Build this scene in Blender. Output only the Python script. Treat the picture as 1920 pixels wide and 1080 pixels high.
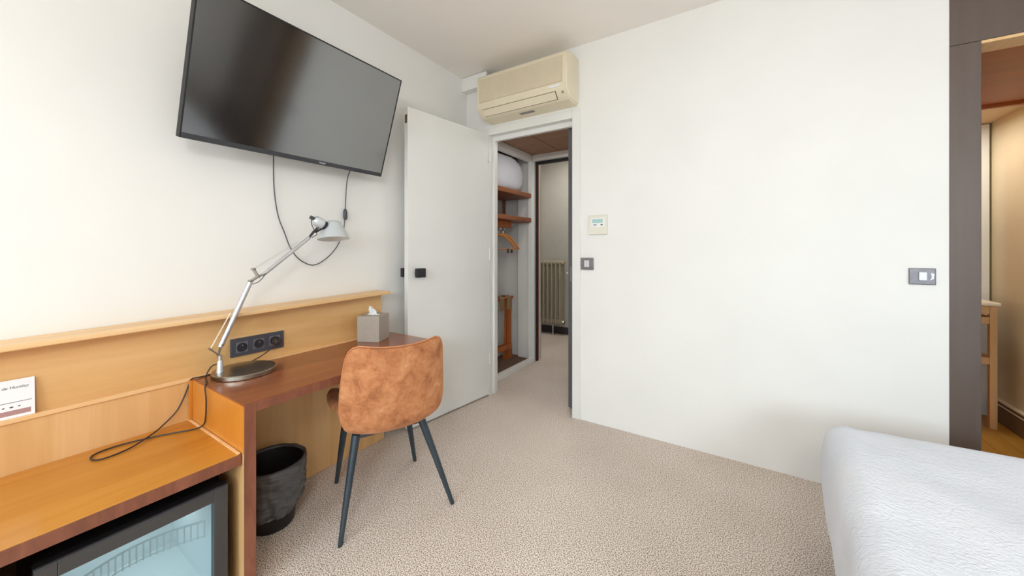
import bpy, bmesh, math, random
from mathutils import Matrix, Vector, noise
R = random.Random(7)
for o in list(bpy.data.objects):
    bpy.data.objects.remove(o)
S = bpy.context.scene
COL = S.collection
PI = math.pi

# ------------------------------------------------------------------ camera
CAM_H = 1.2
cam = bpy.data.cameras.new('camera'); camo = bpy.data.objects.new('camera', cam); COL.objects.link(camo)
cam.sensor_width = 36; cam.lens = 686 / 1920 * 36
cam.shift_y = -(540 - 467) / 1920
cam.clip_start = 0.02
camo.location = (0, 0, CAM_H)
camo.rotation_euler = (PI / 2, 0, math.atan(440 / 686))
S.camera = camo

# ------------------------------------------------------------------ world, lights, exposure
S.view_settings.view_transform = 'Standard'
S.view_settings.look = 'None'
S.view_settings.gamma = 1
S.view_settings.use_curve_mapping = False
S.view_settings.exposure = 0.28
w = bpy.data.worlds.new('world'); S.world = w; w.use_nodes = True
bg = w.node_tree.nodes['Background']; bg.inputs[0].default_value = (0.86, 0.93, 1.0, 1); bg.inputs[1].default_value = 0.9


def area(name, loc, rot, sx, sy, power, col, spread=PI):
    l = bpy.data.lights.new(name, 'AREA'); l.shape = 'RECTANGLE'; l.size = sx; l.size_y = sy
    l.energy = power; l.color = col; l.spread = spread
    o = bpy.data.objects.new(name, l); COL.objects.link(o); o.location = loc; o.rotation_euler = rot
    return o


# daylight from the sky outside, falling in through the two windows of the rear wall
area('window_daylight', (-0.80, -3.0, 2.7), (math.radians(55), 0, 0), 2.4, 2.6, 215, (0.80, 0.90, 1.0))
area('window_daylight', (1.40, -3.0, 2.7), (math.radians(55), 0, 0), 2.4, 2.6, 430, (0.80, 0.90, 1.0))
# ceiling lamps of the rooms beyond the openings
area('corridor_ceiling_light', (-1.9, 4.1, 2.5), (0, 0, 0), 0.5, 0.3, 9, (1.0, 0.98, 0.94))
area('hall_ceiling_light', (-1.35, 2.95, 2.18), (0, 0, 0), 0.2, 0.2, 3.0, (1.0, 0.95, 0.88))
area('bathroom_ceiling_light', (1.05, 3.8, 2.07), (0, 0, 0), 0.25, 0.25, 5, (1.0, 0.96, 0.88))
# added fill light without a fixture, unseen above and behind the viewer
pl_ = bpy.data.lights.new('bedroom_fill_light', 'POINT'); pl_.energy = 30; pl_.color = (1.0, 0.97, 0.94); pl_.shadow_soft_size = 0.16
po_ = bpy.data.objects.new('bedroom_fill_light', pl_); COL.objects.link(po_); po_.location = (0.35, -0.7, 1.95)
S.cycles.max_bounces = 7; S.cycles.diffuse_bounces = 5; S.cycles.glossy_bounces = 4; S.cycles.transmission_bounces = 4
S.cycles.adaptive_threshold = 0.02
S.cycles.caustics_reflective = False; S.cycles.caustics_refractive = False


# ------------------------------------------------------------------ materials
def lin(c):
    return tuple(((v / 255) / 12.92 if v / 255 <= 0.04045 else ((v / 255 + 0.055) / 1.055) ** 2.4) for v in c) + (1,)


def base_mat(name):
    m = bpy.data.materials.new(name); m.use_nodes = True
    nt = m.node_tree; b = nt.nodes['Principled BSDF']
    return m, nt, b


def noise_chain(nt, scale, stretch=(1, 1, 1), detail=4, rough=0.55, dist=0.0):
    tc = nt.nodes.new('ShaderNodeTexCoord'); mp = nt.nodes.new('ShaderNodeMapping')
    mp.inputs['Scale'].default_value = stretch
    nt.links.new(tc.outputs['Object'], mp.inputs['Vector'])
    n = nt.nodes.new('ShaderNodeTexNoise')
    n.inputs['Scale'].default_value = scale; n.inputs['Detail'].default_value = detail
    n.inputs['Roughness'].default_value = rough; n.inputs['Distortion'].default_value = dist
    nt.links.new(mp.outputs[0], n.inputs['Vector'])
    return n


def ramp(nt, fac, stops):
    r = nt.nodes.new('ShaderNodeValToRGB')
    el = r.color_ramp.elements
    while len(el) < len(stops):
        el.new(0.5)
    for e, (p, c) in zip(el, stops):
        e.position = p; e.color = lin(c)
    nt.links.new(fac, r.inputs[0])
    return r


def bump(nt, b, h, strength, dist):
    bp = nt.nodes.new('ShaderNodeBump'); bp.inputs['Strength'].default_value = strength; bp.inputs['Distance'].default_value = dist
    nt.links.new(h, bp.inputs['Height']); nt.links.new(bp.outputs[0], b.inputs['Normal'])


def mat(name, c, rough=0.5, metal=0.0, var=6, scale=6, stretch=(1, 1, 1), bstr=0.0, bdist=0.002, spec=None, detail=2, ior=None):
    m, nt, b = base_mat(name)
    n = noise_chain(nt, scale, stretch, detail)
    lo = tuple(max(0, v - var) for v in c); hi = tuple(min(255, v + var) for v in c)
    r = ramp(nt, n.outputs['Fac'], [(0.3, lo), (0.7, hi)])
    nt.links.new(r.outputs[0], b.inputs['Base Color'])
    b.inputs['Roughness'].default_value = rough; b.inputs['Metallic'].default_value = metal
    if ior: b.inputs['IOR'].default_value = ior
    if spec is not None: b.inputs['Specular IOR Level'].default_value = spec
    if bstr: bump(nt, b, n.outputs['Fac'], bstr, bdist)
    return m


def wood(name, cols, stretch, scale=3.0, rough=0.35, dist=0.6, coat=0.0):
    m, nt, b = base_mat(name)
    n = noise_chain(nt, scale, stretch, 6, 0.6, dist)
    r = ramp(nt, n.outputs['Fac'], [(0.25, cols[0]), (0.5, cols[1]), (0.75, cols[2])])
    nt.links.new(r.outputs[0], b.inputs['Base Color'])
    b.inputs['Roughness'].default_value = rough
    b.inputs['Coat Weight'].default_value = coat; b.inputs['Coat Roughness'].default_value = 0.2
    bump(nt, b, n.outputs['Fac'], 0.08, 0.001)
    return m


def carpet(name, a, bcol, c):
    m, nt, b = base_mat(name)
    n = noise_chain(nt, 235, (1, 1, 1), 2, 0.6)
    r = ramp(nt, n.outputs['Fac'], [(0.41, a), (0.5, bcol), (0.58, c)])
    n2 = noise_chain(nt, 2.2, (1, 1, 1), 3, 0.5)
    mx = nt.nodes.new('ShaderNodeMix'); mx.data_type = 'RGBA'; mx.blend_type = 'MULTIPLY'
    r2 = ramp(nt, n2.outputs['Fac'], [(0.3, (244, 242, 240)), (0.7, (255, 255, 255))])
    mx.inputs['Factor'].default_value = 1
    nt.links.new(r.outputs[0], mx.inputs[6]); nt.links.new(r2.outputs[0], mx.inputs[7])
    nt.links.new(mx.outputs[2], b.inputs['Base Color'])
    b.inputs['Roughness'].default_value = 0.95
    b.inputs['Specular IOR Level'].default_value = 0.1
    bump(nt, b, n.outputs['Fac'], 0.12, 0.002)
    return m


M = {}
M['wall'] = mat('white_wall_paint', (242, 240, 236), 0.75, var=2, scale=2.0)
M['ceiling'] = mat('ceiling_paint', (250, 244, 237), 0.85, var=2, scale=2.0)
M['gloss_white'] = mat('white_gloss_paint', (236, 235, 231), 0.4, var=2, scale=3)
M['cream'] = mat('cream_plastic', (234, 222, 196), 0.4, var=3, scale=4)
M['cream_dark'] = mat('cream_grille', (208, 193, 164), 0.6, var=4, scale=20)
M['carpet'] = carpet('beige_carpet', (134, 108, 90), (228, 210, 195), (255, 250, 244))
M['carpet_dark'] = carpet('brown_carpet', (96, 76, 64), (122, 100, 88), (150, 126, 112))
M['maple'] = wood('honey_veneer_panel', ((212, 162, 104), (224, 178, 118), (234, 192, 134)), (6, 0.5, 5), 2.2, 0.38)
M['maple_v'] = wood('honey_veneer_upright', ((208, 158, 100), (222, 176, 118), (232, 190, 136)), (5, 6, 0.4), 2.2, 0.4)
M['maple_edge'] = wood('pale_maple_edge', ((226, 180, 122), (238, 196, 142), (245, 208, 160)), (8, 0.5, 8), 2.2, 0.4)
M['bench'] = wood('amber_varnished_wood', ((184, 116, 34), (202, 136, 47), (214, 150, 64)), (6, 0.5, 6), 1.8, 0.25, coat=0.3)
M['bench_side'] = wood('amber_varnished_side', ((190, 114, 34), (206, 132, 46), (216, 146, 60)), (3, 5, 0.6), 1.8, 0.28, coat=0.3)
M['desk'] = wood('red_brown_desk_laminate', ((130, 68, 38), (146, 80, 46), (160, 92, 56)), (3, 0.7, 3), 2.0, 0.24, coat=0.35)
M['desk_edge'] = wood('red_brown_edge_worn', ((108, 62, 44), (130, 76, 54), (148, 92, 68)), (6, 6, 1.2), 4, 0.42)
M['cab_in'] = wood('cabinet_inside', ((80, 42, 22), (98, 54, 28), (112, 64, 36)), (3, 1, 3), 2, 0.6)
M['shelf_wood'] = wood('closet_shelf_wood', ((120, 70, 42), (142, 86, 54), (160, 100, 66)), (6, 0.6, 6), 3, 0.45)
M['hall_ceil'] = wood('brown_ceiling_panel', ((146, 106, 78), (164, 122, 92), (178, 136, 106)), (1, 6, 1), 2, 0.5)
M['rack_wood'] = wood('orange_beech', ((150, 78, 28), (176, 94, 38), (196, 112, 52)), (5, 5, 0.7), 4, 0.4)
M['hanger_wood'] = wood('hanger_beech', ((188, 116, 54), (206, 134, 68), (218, 150, 86)), (2, 2, 2), 8, 0.35)
M['strap'] = mat('khaki_strap', (150, 124, 92), 0.9, var=10, scale=60)
M['brown_frame'] = mat('dark_brown_paint', (98, 83, 75), 0.42, var=4, scale=3, stretch=(6, 6, .6))
M['black_frame'] = mat('black_door_paint', (30, 27, 30), 0.5, var=3)
M['grey_door'] = mat('charcoal_door_paint', (92, 90, 94), 0.45, var=3)
M['knob'] = mat('black_metal_knob', (44, 44, 47), 0.45, metal=0.3, var=3)
M['steel'] = mat('brushed_steel', (176, 172, 164), 0.3, metal=1.0, var=10, scale=40, stretch=(1, 8, 1))
M['base_steel'] = mat('satin_nickel_base', (166, 160, 148), 0.28, metal=1.0, var=6, scale=30, stretch=(1, 10, 1))
M['alu'] = mat('satin_aluminium', (214, 216, 220), 0.34, metal=0.85, var=5, scale=30)
M['shade'] = mat('satin_aluminium_shade', (214, 220, 222), 0.42, metal=0.35, var=4, scale=10)
M['dark_metal'] = mat('dark_grey_metal', (70, 70, 76), 0.4, metal=0.6, var=5)
M['leg'] = mat('blue_grey_powder_coat', (58, 68, 76), 0.42, metal=0.35, var=5, scale=20)
M['cord'] = mat('dark_cord', (50, 40, 36), 0.5, var=4)
M['cord_grey'] = mat('grey_cord', (84, 84, 90), 0.5, var=4)
M['outlet'] = mat('anthracite_plate', (74, 74, 82), 0.4, var=4)
M['outlet_dark'] = mat('anthracite_socket', (40, 40, 46), 0.45, var=3)
M['socket_grey'] = mat('socket_insert', (104, 104, 112), 0.35, var=4)
M['screen'] = mat('black_screen', (6, 6, 7), 0.12, var=1, ior=3.1)
M['bezel'] = mat('charcoal_bezel', (72, 73, 78), 0.4, metal=0.4, var=3)
M['tv_back'] = mat('black_plastic', (26, 26, 28), 0.55, var=3)
M['logo'] = mat('silver_print', (226, 230, 234), 0.4, var=2)
M['suede'] = None
M['piping'] = mat('tan_piping', (198, 128, 82), 0.6, var=6, scale=30)
M['bag'] = mat('black_bin_bag', (78, 77, 78), 0.25, var=8, scale=9, bstr=0.7, bdist=0.03, stretch=(1, 1, 2.4))
M['bin'] = mat('black_bin_plastic', (28, 24, 24), 0.5, var=3)
M['duvet'] = None
M['tissuebox'] = mat('taupe_card', (176, 166, 154), 0.5, var=3, scale=30)
M['paper'] = mat('white_paper', (244, 245, 248), 0.8, var=1)
M['ink'] = mat('dark_ink', (70, 74, 80), 0.8, var=3)
M['ink_rose'] = mat('rose_brown_ink', (178, 140, 138), 0.8, var=5)
M['fridge_black'] = mat('black_fridge', (26, 27, 31), 0.3, var=3)
M['fridge_frame'] = mat('charcoal_fridge_frame', (66, 63, 62), 0.42, var=3)
M['fridge_white'] = mat('fridge_liner', (214, 224, 226), 0.5, var=2)
M['radiator'] = mat('greige_radiator_enamel', (168, 156, 134), 0.4, var=4)
M['corridor_wall'] = mat('warm_grey_wall', (188, 184, 174), 0.8, var=3)
M['dark_base'] = mat('aubergine_baseboard', (58, 48, 52), 0.5, var=3)
M['chrome'] = mat('chrome', (220, 220, 222), 0.15, metal=1.0, var=3)
M['switch_plate'] = mat('titanium_plate', (128, 124, 128), 0.36, metal=0.6, var=6, scale=40)
M['switch_rocker'] = mat('silver_rocker', (206, 206, 210), 0.36, metal=0.4, var=4)
M['thermo'] = mat('ivory_plastic', (234, 229, 214), 0.45, var=2)
M['thermo_white'] = mat('white_plastic_window', (240, 241, 240), 0.4, var=2)
M['lcd'] = mat('pale_teal_lcd', (172, 208, 204), 0.3, var=14, scale=160)
M['bath_wall'] = mat('beige_gloss_wall', (216, 204, 172), 0.22, var=5, scale=2)
M['bath_ceiling'] = mat('cream_bath_ceiling', (222, 206, 178), 0.7, var=3)
M['soffit'] = wood('orange_brown_soffit', ((138, 60, 2), (154, 72, 4), (168, 84, 10)), (0.6, 5, 5), 2, 0.4)
M['bath_floor'] = wood('golden_floor_plank', ((188, 134, 52), (204, 150, 64), (216, 164, 80)), (7, 0.6, 1), 2.5, 0.35)
M['table_wood'] = wood('light_oak', ((206, 158, 108), (218, 172, 122), (228, 184, 138)), (5, 5, 0.6), 3, 0.45)
M['table_top'] = mat('cream_table_top', (246, 234, 212), 0.4, var=2)
M['base_brown'] = mat('taupe_baseboard', (116, 98, 78), 0.45, var=4)
M['bed_base'] = mat('dark_brown_bed_base', (62, 46, 40), 0.9, var=6, scale=60)
M['wardrobe_white'] = mat('closet_white', (218, 215, 212), 0.6, var=2)
M['brass_clip'] = mat('dull_metal_clip', (120, 104, 84), 0.4, metal=0.9, var=6)


def suede():
    m, nt, b = base_mat('tan_suede')
    n = noise_chain(nt, 12, (1, 1, 1), 5, 0.75, 0.3)
    r = ramp(nt, n.outputs['Fac'], [(0.30, (138, 82, 48)), (0.46, (184, 118, 74)), (0.6, (202, 138, 92)), (0.76, (224, 170, 126))])
    nt.links.new(r.outputs[0], b.inputs['Base Color'])
    b.inputs['Roughness'].default_value = 0.85
    b.inputs['Sheen Weight'].default_value = 0.35; b.inputs['Sheen Roughness'].default_value = 0.4
    b.inputs['Sheen Tint'].default_value = lin((235, 190, 150))
    n2 = noise_chain(nt, 260, (1, 1, 1), 2)
    bump(nt, b, n2.outputs['Fac'], 0.15, 0.001)
    return m


def duvet_mat():
    m, nt, b = base_mat('white_crinkled_cotton')
    n = noise_chain(nt, 58, (0.9, 1.25, 1), 3, 0.55, 1.3)
    n2 = noise_chain(nt, 3, (1, 1, 1), 2)
    r = ramp(nt, n2.outputs['Fac'], [(0.3, (226, 231, 241)), (0.7, (236, 239, 246))])
    nt.links.new(r.outputs[0], b.inputs['Base Color'])
    b.inputs['Roughness'].default_value = 0.85
    bump(nt, b, n.outputs['Fac'], 0.6, 0.006)
    return m


def pane_mat(name, tint, gloss):
    m = bpy.data.materials.new(name); m.use_nodes = True
    nt = m.node_tree; nt.nodes.clear()
    out = nt.nodes.new('ShaderNodeOutputMaterial'); mx = nt.nodes.new('ShaderNodeMixShader')
    t = nt.nodes.new('ShaderNodeBsdfTransparent'); g = nt.nodes.new('ShaderNodeBsdfGlossy')
    tc = nt.nodes.new('ShaderNodeTexCoord'); n = nt.nodes.new('ShaderNodeTexNoise'); n.inputs['Scale'].default_value = 3
    nt.links.new(tc.outputs['Object'], n.inputs['Vector'])
    rr = ramp(nt, n.outputs['Fac'], [(0, tint), (1, tuple(min(255, v + 3) for v in tint))])
    nt.links.new(rr.outputs[0], t.inputs[0])
    g.inputs['Roughness'].default_value = 0.08
    mx.inputs[0].default_value = gloss
    nt.links.new(t.outputs[0], mx.inputs[1]); nt.links.new(g.outputs[0], mx.inputs[2]); nt.links.new(mx.outputs[0], out.inputs[0])
    return m


M['suede'] = suede(); M['duvet'] = duvet_mat()
M['pane'] = pane_mat('window_glass', (246, 250, 250), 0.05)
M['fridge_glass'] = pane_mat('fridge_glass', (232, 240, 242), 0.07)


# ------------------------------------------------------------------ mesh helpers
def new():
    return bmesh.new()


def add_box(bm, x0, x1, y0, y1, z0, z1, b=0.0, seg=2):
    t = bmesh.new()
    bmesh.ops.create_cube(t, size=1, matrix=Matrix.Translation(((x0 + x1) / 2, (y0 + y1) / 2, (z0 + z1) / 2)) @ Matrix.Diagonal((x1 - x0, y1 - y0, z1 - z0, 1)))
    if b > 0:
        bmesh.ops.bevel(t, geom=list(t.edges), offset=b, segments=seg, affect='EDGES', profile=0.5)
    merge(bm, t)
    return bm


def merge(bm, t, mx=None):
    if mx is not None:
        bmesh.ops.transform(t, matrix=mx, verts=t.verts)
    me = bpy.data.meshes.new('tmp'); t.to_mesh(me); t.free(); bm.from_mesh(me); bpy.data.meshes.remove(me)


def box(*a, **k):
    return add_box(new(), *a, **k)


def smooth_path(pts, n=8):
    """Catmull-Rom through pts"""
    P = [Vector(p) for p in pts]; out = []
    P = [P[0] * 2 - P[1]] + P + [P[-1] * 2 - P[-2]]
    for i in range(1, len(P) - 2):
        for k in range(n):
            t = k / n; a, b, c, d = P[i - 1:i + 3]
            out.append(0.5 * ((2 * b) + (c - a) * t + (2 * a - 5 * b + 4 * c - d) * t * t + (3 * b - a - 3 * c + d) * t ** 3))
    out.append(P[-2]); return out


def add_tube(bm, pts, r, seg=8, closed=False):
    pts = [Vector(p) for p in pts]; n = len(pts)
    rs = r if isinstance(r, (list, tuple)) else [r] * n
    up = None; rings = []
    for i, p in enumerate(pts):
        if closed: t = pts[(i + 1) % n] - pts[i - 1]
        else: t = pts[min(i + 1, n - 1)] - pts[max(i - 1, 0)]
        t.normalize()
        if up is None:
            up = Vector((0, 0, 1)) if abs(t.z) < 0.9 else Vector((1, 0, 0))
        s = t.cross(up); s.normalize(); up = s.cross(t); up.normalize()
        rings.append([bm.verts.new(p + (s * math.cos(2 * PI * k / seg) + up * math.sin(2 * PI * k / seg)) * rs[i]) for k in range(seg)])
    m = n if closed else n - 1
    for i in range(m):
        a, b = rings[i], rings[(i + 1) % n]
        for k in range(seg):
            bm.faces.new((a[k], a[(k + 1) % seg], b[(k + 1) % seg], b[k]))
    if not closed:
        bm.faces.new(rings[0][::-1]); bm.faces.new(rings[-1])
    return bm


def tube(pts, r, seg=8, closed=False):
    return add_tube(new(), pts, r, seg, closed)


def add_lathe(bm, prof, c=(0, 0, 0), seg=24, mx=None):
    """prof: (radius, height) list, revolved about z, then moved by mx / c"""
    t = bmesh.new(); rings = []
    for r, z in prof:
        if r <= 1e-6: rings.append([t.verts.new((0, 0, z))])
        else: rings.append([t.verts.new((r * math.cos(2 * PI * k / seg), r * math.sin(2 * PI * k / seg), z)) for k in range(seg)])
    for a, b in zip(rings, rings[1:]):
        for k in range(seg):
            k2 = (k + 1) % seg
            if len(a) == 1 and len(b) == 1: continue
            if len(a) == 1: t.faces.new((a[0], b[k2], b[k]))
            elif len(b) == 1: t.faces.new((a[k], a[k2], b[0]))
            else: t.faces.new((a[k], a[k2], b[k2], b[k]))
    bmesh.ops.recalc_face_normals(t, faces=t.faces)
    merge(bm, t, Matrix.Translation(c) @ (mx if mx is not None else Matrix.Identity(4)))
    return bm


def lathe(*a, **k):
    return add_lathe(new(), *a, **k)


def axis_to(d):
    return Vector((0, 0, 1)).rotation_difference(Vector(d).normalized()).to_matrix().to_4x4()


def add_prism(bm, poly, mx, depth):
    """poly in local xy, extruded along local z by depth"""
    t = bmesh.new()
    a = [t.verts.new((x, y, 0)) for x, y in poly]; b = [t.verts.new((x, y, depth)) for x, y in poly]
    t.faces.new(a[::-1]); t.faces.new(b)
    for i in range(len(poly)):
        j = (i + 1) % len(poly); t.faces.new((a[i], a[j], b[j], b[i]))
    bmesh.ops.recalc_face_normals(t, faces=t.faces)
    merge(bm, t, mx); return bm


def offset_of(p):
    v = Vector((0, 0, 0))
    while p is not None:
        v += p.location; p = p.parent
    return v


def obj(name, bm, m, parent=None, smooth=False, local=False, label=None, angle=40):
    if parent is not None and not local:
        bmesh.ops.translate(bm, verts=bm.verts, vec=-offset_of(parent))
    bmesh.ops.recalc_face_normals(bm, faces=bm.faces)
    me = bpy.data.meshes.new(name); bm.to_mesh(me); bm.free()
    me.materials.append(M[m] if isinstance(m, str) else m)
    if smooth:
        me.polygons.foreach_set('use_smooth', [True] * len(me.polygons))
        me.set_sharp_from_angle(angle=math.radians(angle))
    o = bpy.data.objects.new(name, me); COL.objects.link(o)
    if parent is not None: o.parent = parent
    if label: o['label'] = label
    return o


def thing(name, label, cat, loc=(0, 0, 0), group=None, kind=None, rotz=0):
    o = bpy.data.objects.new(name, None); COL.objects.link(o); o.location = loc
    o.rotation_euler = (0, 0, rotz); o.empty_display_size = 0.05
    o['label'] = label; o['category'] = cat
    if group: o['group'] = group
    if kind: o['kind'] = kind
    bpy.context.view_layer.update()
    return o


def struct(name, bm, m, label, cat, parent=None, smooth=False):
    o = obj(name, bm, m, parent, smooth)
    o['label'] = label; o['category'] = cat; o['kind'] = 'structure'
    return o


def text_obj(name, s, size, m, parent, mx, extrude=0.0003, shear=0.0, align='CENTER'):
    c = bpy.data.curves.new('t', 'FONT'); c.body = s; c.size = size; c.extrude = extrude; c.shear = shear
    c.align_x = align; c.align_y = 'CENTER'
    o = bpy.data.objects.new('t', c); COL.objects.link(o)
    dg = bpy.context.evaluated_depsgraph_get()
    me = bpy.data.meshes.new_from_object(o.evaluated_get(dg))
    bpy.data.objects.remove(o); bpy.data.curves.remove(c)
    t = bmesh.new(); t.from_mesh(me); bpy.data.meshes.remove(me)
    bmesh.ops.transform(t, matrix=mx, verts=t.verts)
    return obj(name, t, m, parent)


# ------------------------------------------------------------------ room shell
LW, BW, CH = -2.02, 2.431, 2.635          # left wall, back wall, ceiling height
RW, NW = 2.2, -2.0                        # right wall, rear wall
BT = 0.11                                 # back wall thickness
DL, DR, DH = -1.775, -1.045, 2.13         # bedroom doorway
struct('floor', box(LW, RW, NW, BW + 0.02, -0.05, 0), 'carpet', 'speckled beige carpet across the bedroom floor', 'carpet')
struct('ceiling', box(LW - .1, RW + .1, NW - .1, BW + BT, CH, CH + .05), 'ceiling', 'plain white painted bedroom ceiling', 'ceiling')
struct('wall_left', box(LW - .1, LW, NW - .1, BW + BT, 0, CH), 'wall', 'white painted wall behind television and desk', 'wall')
struct('wall_right', box(RW, RW + .1, NW - .1, BW, 0, CH), 'wall', 'white wall at the head of the bed', 'wall')
bm = new()
add_box(bm, LW, DL - .012, BW, BW + BT, 0, CH)
add_box(bm, DL - .012, DR + .012, BW, BW + BT, DH + .012, CH)
add_box(bm, DR + .012, 0.762, BW, BW + BT, 0, CH)
struct('wall_back', bm, 'wall', 'white painted back wall with the open doorway', 'wall')
# rear wall with two window openings
bm = new()
WZ0, WZ1 = 0.15, 2.15
add_box(bm, LW, -1.5, NW - .1, NW, 0, CH); add_box(bm, -.1, .75, NW - .1, NW, 0, CH); add_box(bm, 2.1, RW, NW - .1, NW, 0, CH)
for a, b in ((-1.5, -.1), (.75, 2.1)):
    add_box(bm, a, b, NW - .1, NW, 0, WZ0); add_box(bm, a, b, NW - .1, NW, WZ1, CH)
struct('wall_rear', bm, 'wall', 'white wall with two windows behind the viewer', 'wall')
for k, (a, b) in enumerate(((-1.5, -.1), (.75, 2.1))):
    wi = thing('window_%d' % (k + 1), 'white framed two-pane window in the rear wall, %s' % ('near the desk side', 'near the bed side')[k], 'window', (a, NW, WZ0), kind='structure')
    bm = new()
    for x0, x1, z0, z1 in ((a, a + .05, WZ0, WZ1), (b - .05, b, WZ0, WZ1), (a + .05, b - .05, WZ0, WZ0 + .05), (a + .05, b - .05, WZ1 - .05, WZ1), ((a + b) / 2 - .03, (a + b) / 2 + .03, WZ0 + .05, WZ1 - .05)):
        add_box(bm, x0, x1, NW - .08, NW - .02, z0, z1, .004)
    obj('window_frame', bm, 'gloss_white', wi)
    for x0, x1 in ((a + .05, (a + b) / 2 - .03), ((a + b) / 2 + .03, b - .05)):
        obj('pane', box(x0, x1, NW - .053, NW - .049, WZ0 + .05, WZ1 - .05), 'pane', wi)

# bedroom door casing (white) around the doorway
t1 = thing('trim_1', 'white moulded door casing around the bedroom doorway', 'door frame', (DL, BW, 0), kind='structure')
obj('side_casing', box(DR, -.984, BW - .012, BW, 0, 2.19, .003), 'gloss_white', t1)
obj('side_casing', box(-1.835, DL, BW - .012, BW, 0, 2.19, .003), 'gloss_white', t1)
obj('head_casing', box(DL, DR, BW - .012, BW, DH, 2.19, .003), 'gloss_white', t1)
obj('door_lining', box(DR, DR + .012, BW, BW + BT, 0, DH), 'gloss_white', t1)
obj('door_lining', box(DL - .012, DL, BW, BW + BT, 0, DH), 'gloss_white', t1)
obj('head_lining', box(DL, DR, BW, BW + BT, DH, DH + .012), 'gloss_white', t1)
obj('door_stop', box(DL, DL + .016, BW + .045, BW + .075, 0, DH - .0), 'gloss_white', t1)
obj('door_stop', box(DL + .016, DR, BW + .045, BW + .075, DH - .036, DH), 'gloss_white', t1)

# open bedroom door leaf: hinged at the left jamb, swung back against the left wall
d1 = thing('door_1', 'plain white bedroom door standing open against the left wall', 'door', (DL, BW - .014, 0.012), kind='structure', rotz=math.radians(-7.1))
# local frame: leaf runs along -y from the hinge, room side faces +x
TH = 0.04; DW = 0.772
obj('door_leaf', box(-TH, 0, -DW, 0, 0, 2.125, .002), 'gloss_white', d1, local=True)
for sx in (1, -1):
    x0 = 0 if sx > 0 else -TH; ky = -DW + (.036 if sx > 0 else .008)
    k = obj('knob', box(*(sorted((x0 + sx * .026, x0 + sx * .058))), ky, ky + .066, 1.03 - .03, 1.03 + .03, .003), 'knob', d1, local=True, label='square black door knob')
    obj('knob_neck', box(*(sorted((x0, x0 + sx * .026))), ky + .018, ky + .046, 1.03 - .014, 1.03 + .014, .002), 'knob', k, local=True)
obj('latch_plate', box(-TH + .008, -.008, -DW - .002, -DW + .001, 2.02, 2.075, .0005), 'brass_clip', d1, local=True)
for z in (.25, 1.1, 1.9):
    obj('hinge', lathe([(0, 0), (.007, 0), (.007, .09), (0, .09)], (.006, .004, z), 10), 'gloss_white', d1, True, local=True)

# ---- brown surround of the bathroom opening, flush with the back wall
OX0, OX1, OH = 0.855, 1.36, 2.09
t2 = thing('trim_2', 'dark brown timber surround of the bathroom opening', 'door frame', (0.76, BW, 0), kind='structure')
obj('jamb', box(.762, OX0, BW - .004, BW + .12, 0, OH + .012, .002), 'brown_frame', t2)
obj('header', box(.762, RW, BW - .004, BW + .12, OH + .0135, CH, .002), 'brown_frame', t2)
obj('jamb', box(OX1, RW, BW - .004, BW + .12, 0, OH + .012, .002), 'brown_frame', t2)
obj('edge_bead', box(OX0, OX1, BW + .0, BW + .12, OH, OH + .0125), 'maple_edge', t2, label='pale wooden edge under the header')

# ------------------------------------------------------------------ hallway, closet, corridor behind the doorway
HY0, HY1, CY = BW + BT, 3.42, 4.735
CXF, CXB = -1.92, -2.30                  # closet front plane and back
struct('floor_hallway', box(-3.0, -0.6, BW + .02, CY, -0.05, 0), 'carpet', 'beige carpet running through the hallway and corridor', 'carpet')
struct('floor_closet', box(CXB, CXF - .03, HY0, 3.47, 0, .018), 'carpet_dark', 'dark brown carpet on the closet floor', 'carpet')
struct('wall_hallway_right', box(-1.045, -.95, HY0, CY, 0, 2.6), 'corridor_wall', 'pale wall behind the open charcoal entrance door', 'wall')
struct('wall_closet_back', box(CXB - .05, CXB, HY0 - .1, 3.6, 0, 2.5), 'wardrobe_white', 'white back wall of the closet', 'wall')
struct('wall_closet_end', box(CXB, -1.9, 3.476, 3.53, 0, 2.5), 'wardrobe_white', 'white end wall of the closet', 'wall')
struct('wall_closet_front', box(CXB, LW - .1, HY0 - .06, HY0, 0, 2.5), 'wardrobe_white', 'white near end wall of the closet', 'wall')
hc = thing('ceiling_hallway', 'brown wooden panelled hallway ceiling', 'ceiling', (-1.5, 3, 2.2), kind='structure')
obj('wood_panel', box(CXF, -1.602, HY0 - .1, 3.42, 2.2, 2.215, .002), 'hall_ceil', hc)
obj('wood_panel', box(-1.596, -.95, HY0 - .1, 3.42, 2.2, 2.215, .002), 'hall_ceil', hc)
obj('wood_panel', box(CXB, CXF - .06, HY0 - .05, 3.47, 2.2, 2.215, .002), 'hall_ceil', hc)
obj('backing', box(CXB, -.95, HY0 - .1, 3.47, 2.217, 2.23), 'black_frame', hc)
# closet front frame
t3 = thing('trim_3', 'white painted frame and sill along the closet front', 'closet frame', (CXF, 2.9, 0), kind='structure')
obj('sill', box(CXF - .03, CXF + .025, HY0, 3.40, 0, .045, .004), 'gloss_white', t3)
obj('head_rail', box(CXF - .06, CXF, HY0, 3.40, 2.13, 2.2, .003), 'gloss_white', t3)
obj('post', box(-2.12, CXF - .045, 3.425, 3.468, .018, 2.2, .003), 'gloss_white', t3)
obj('post', box(CXF - .045, CXF, 3.38, 3.43, 0, 2.2, .003), 'gloss_white', t3)
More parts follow.
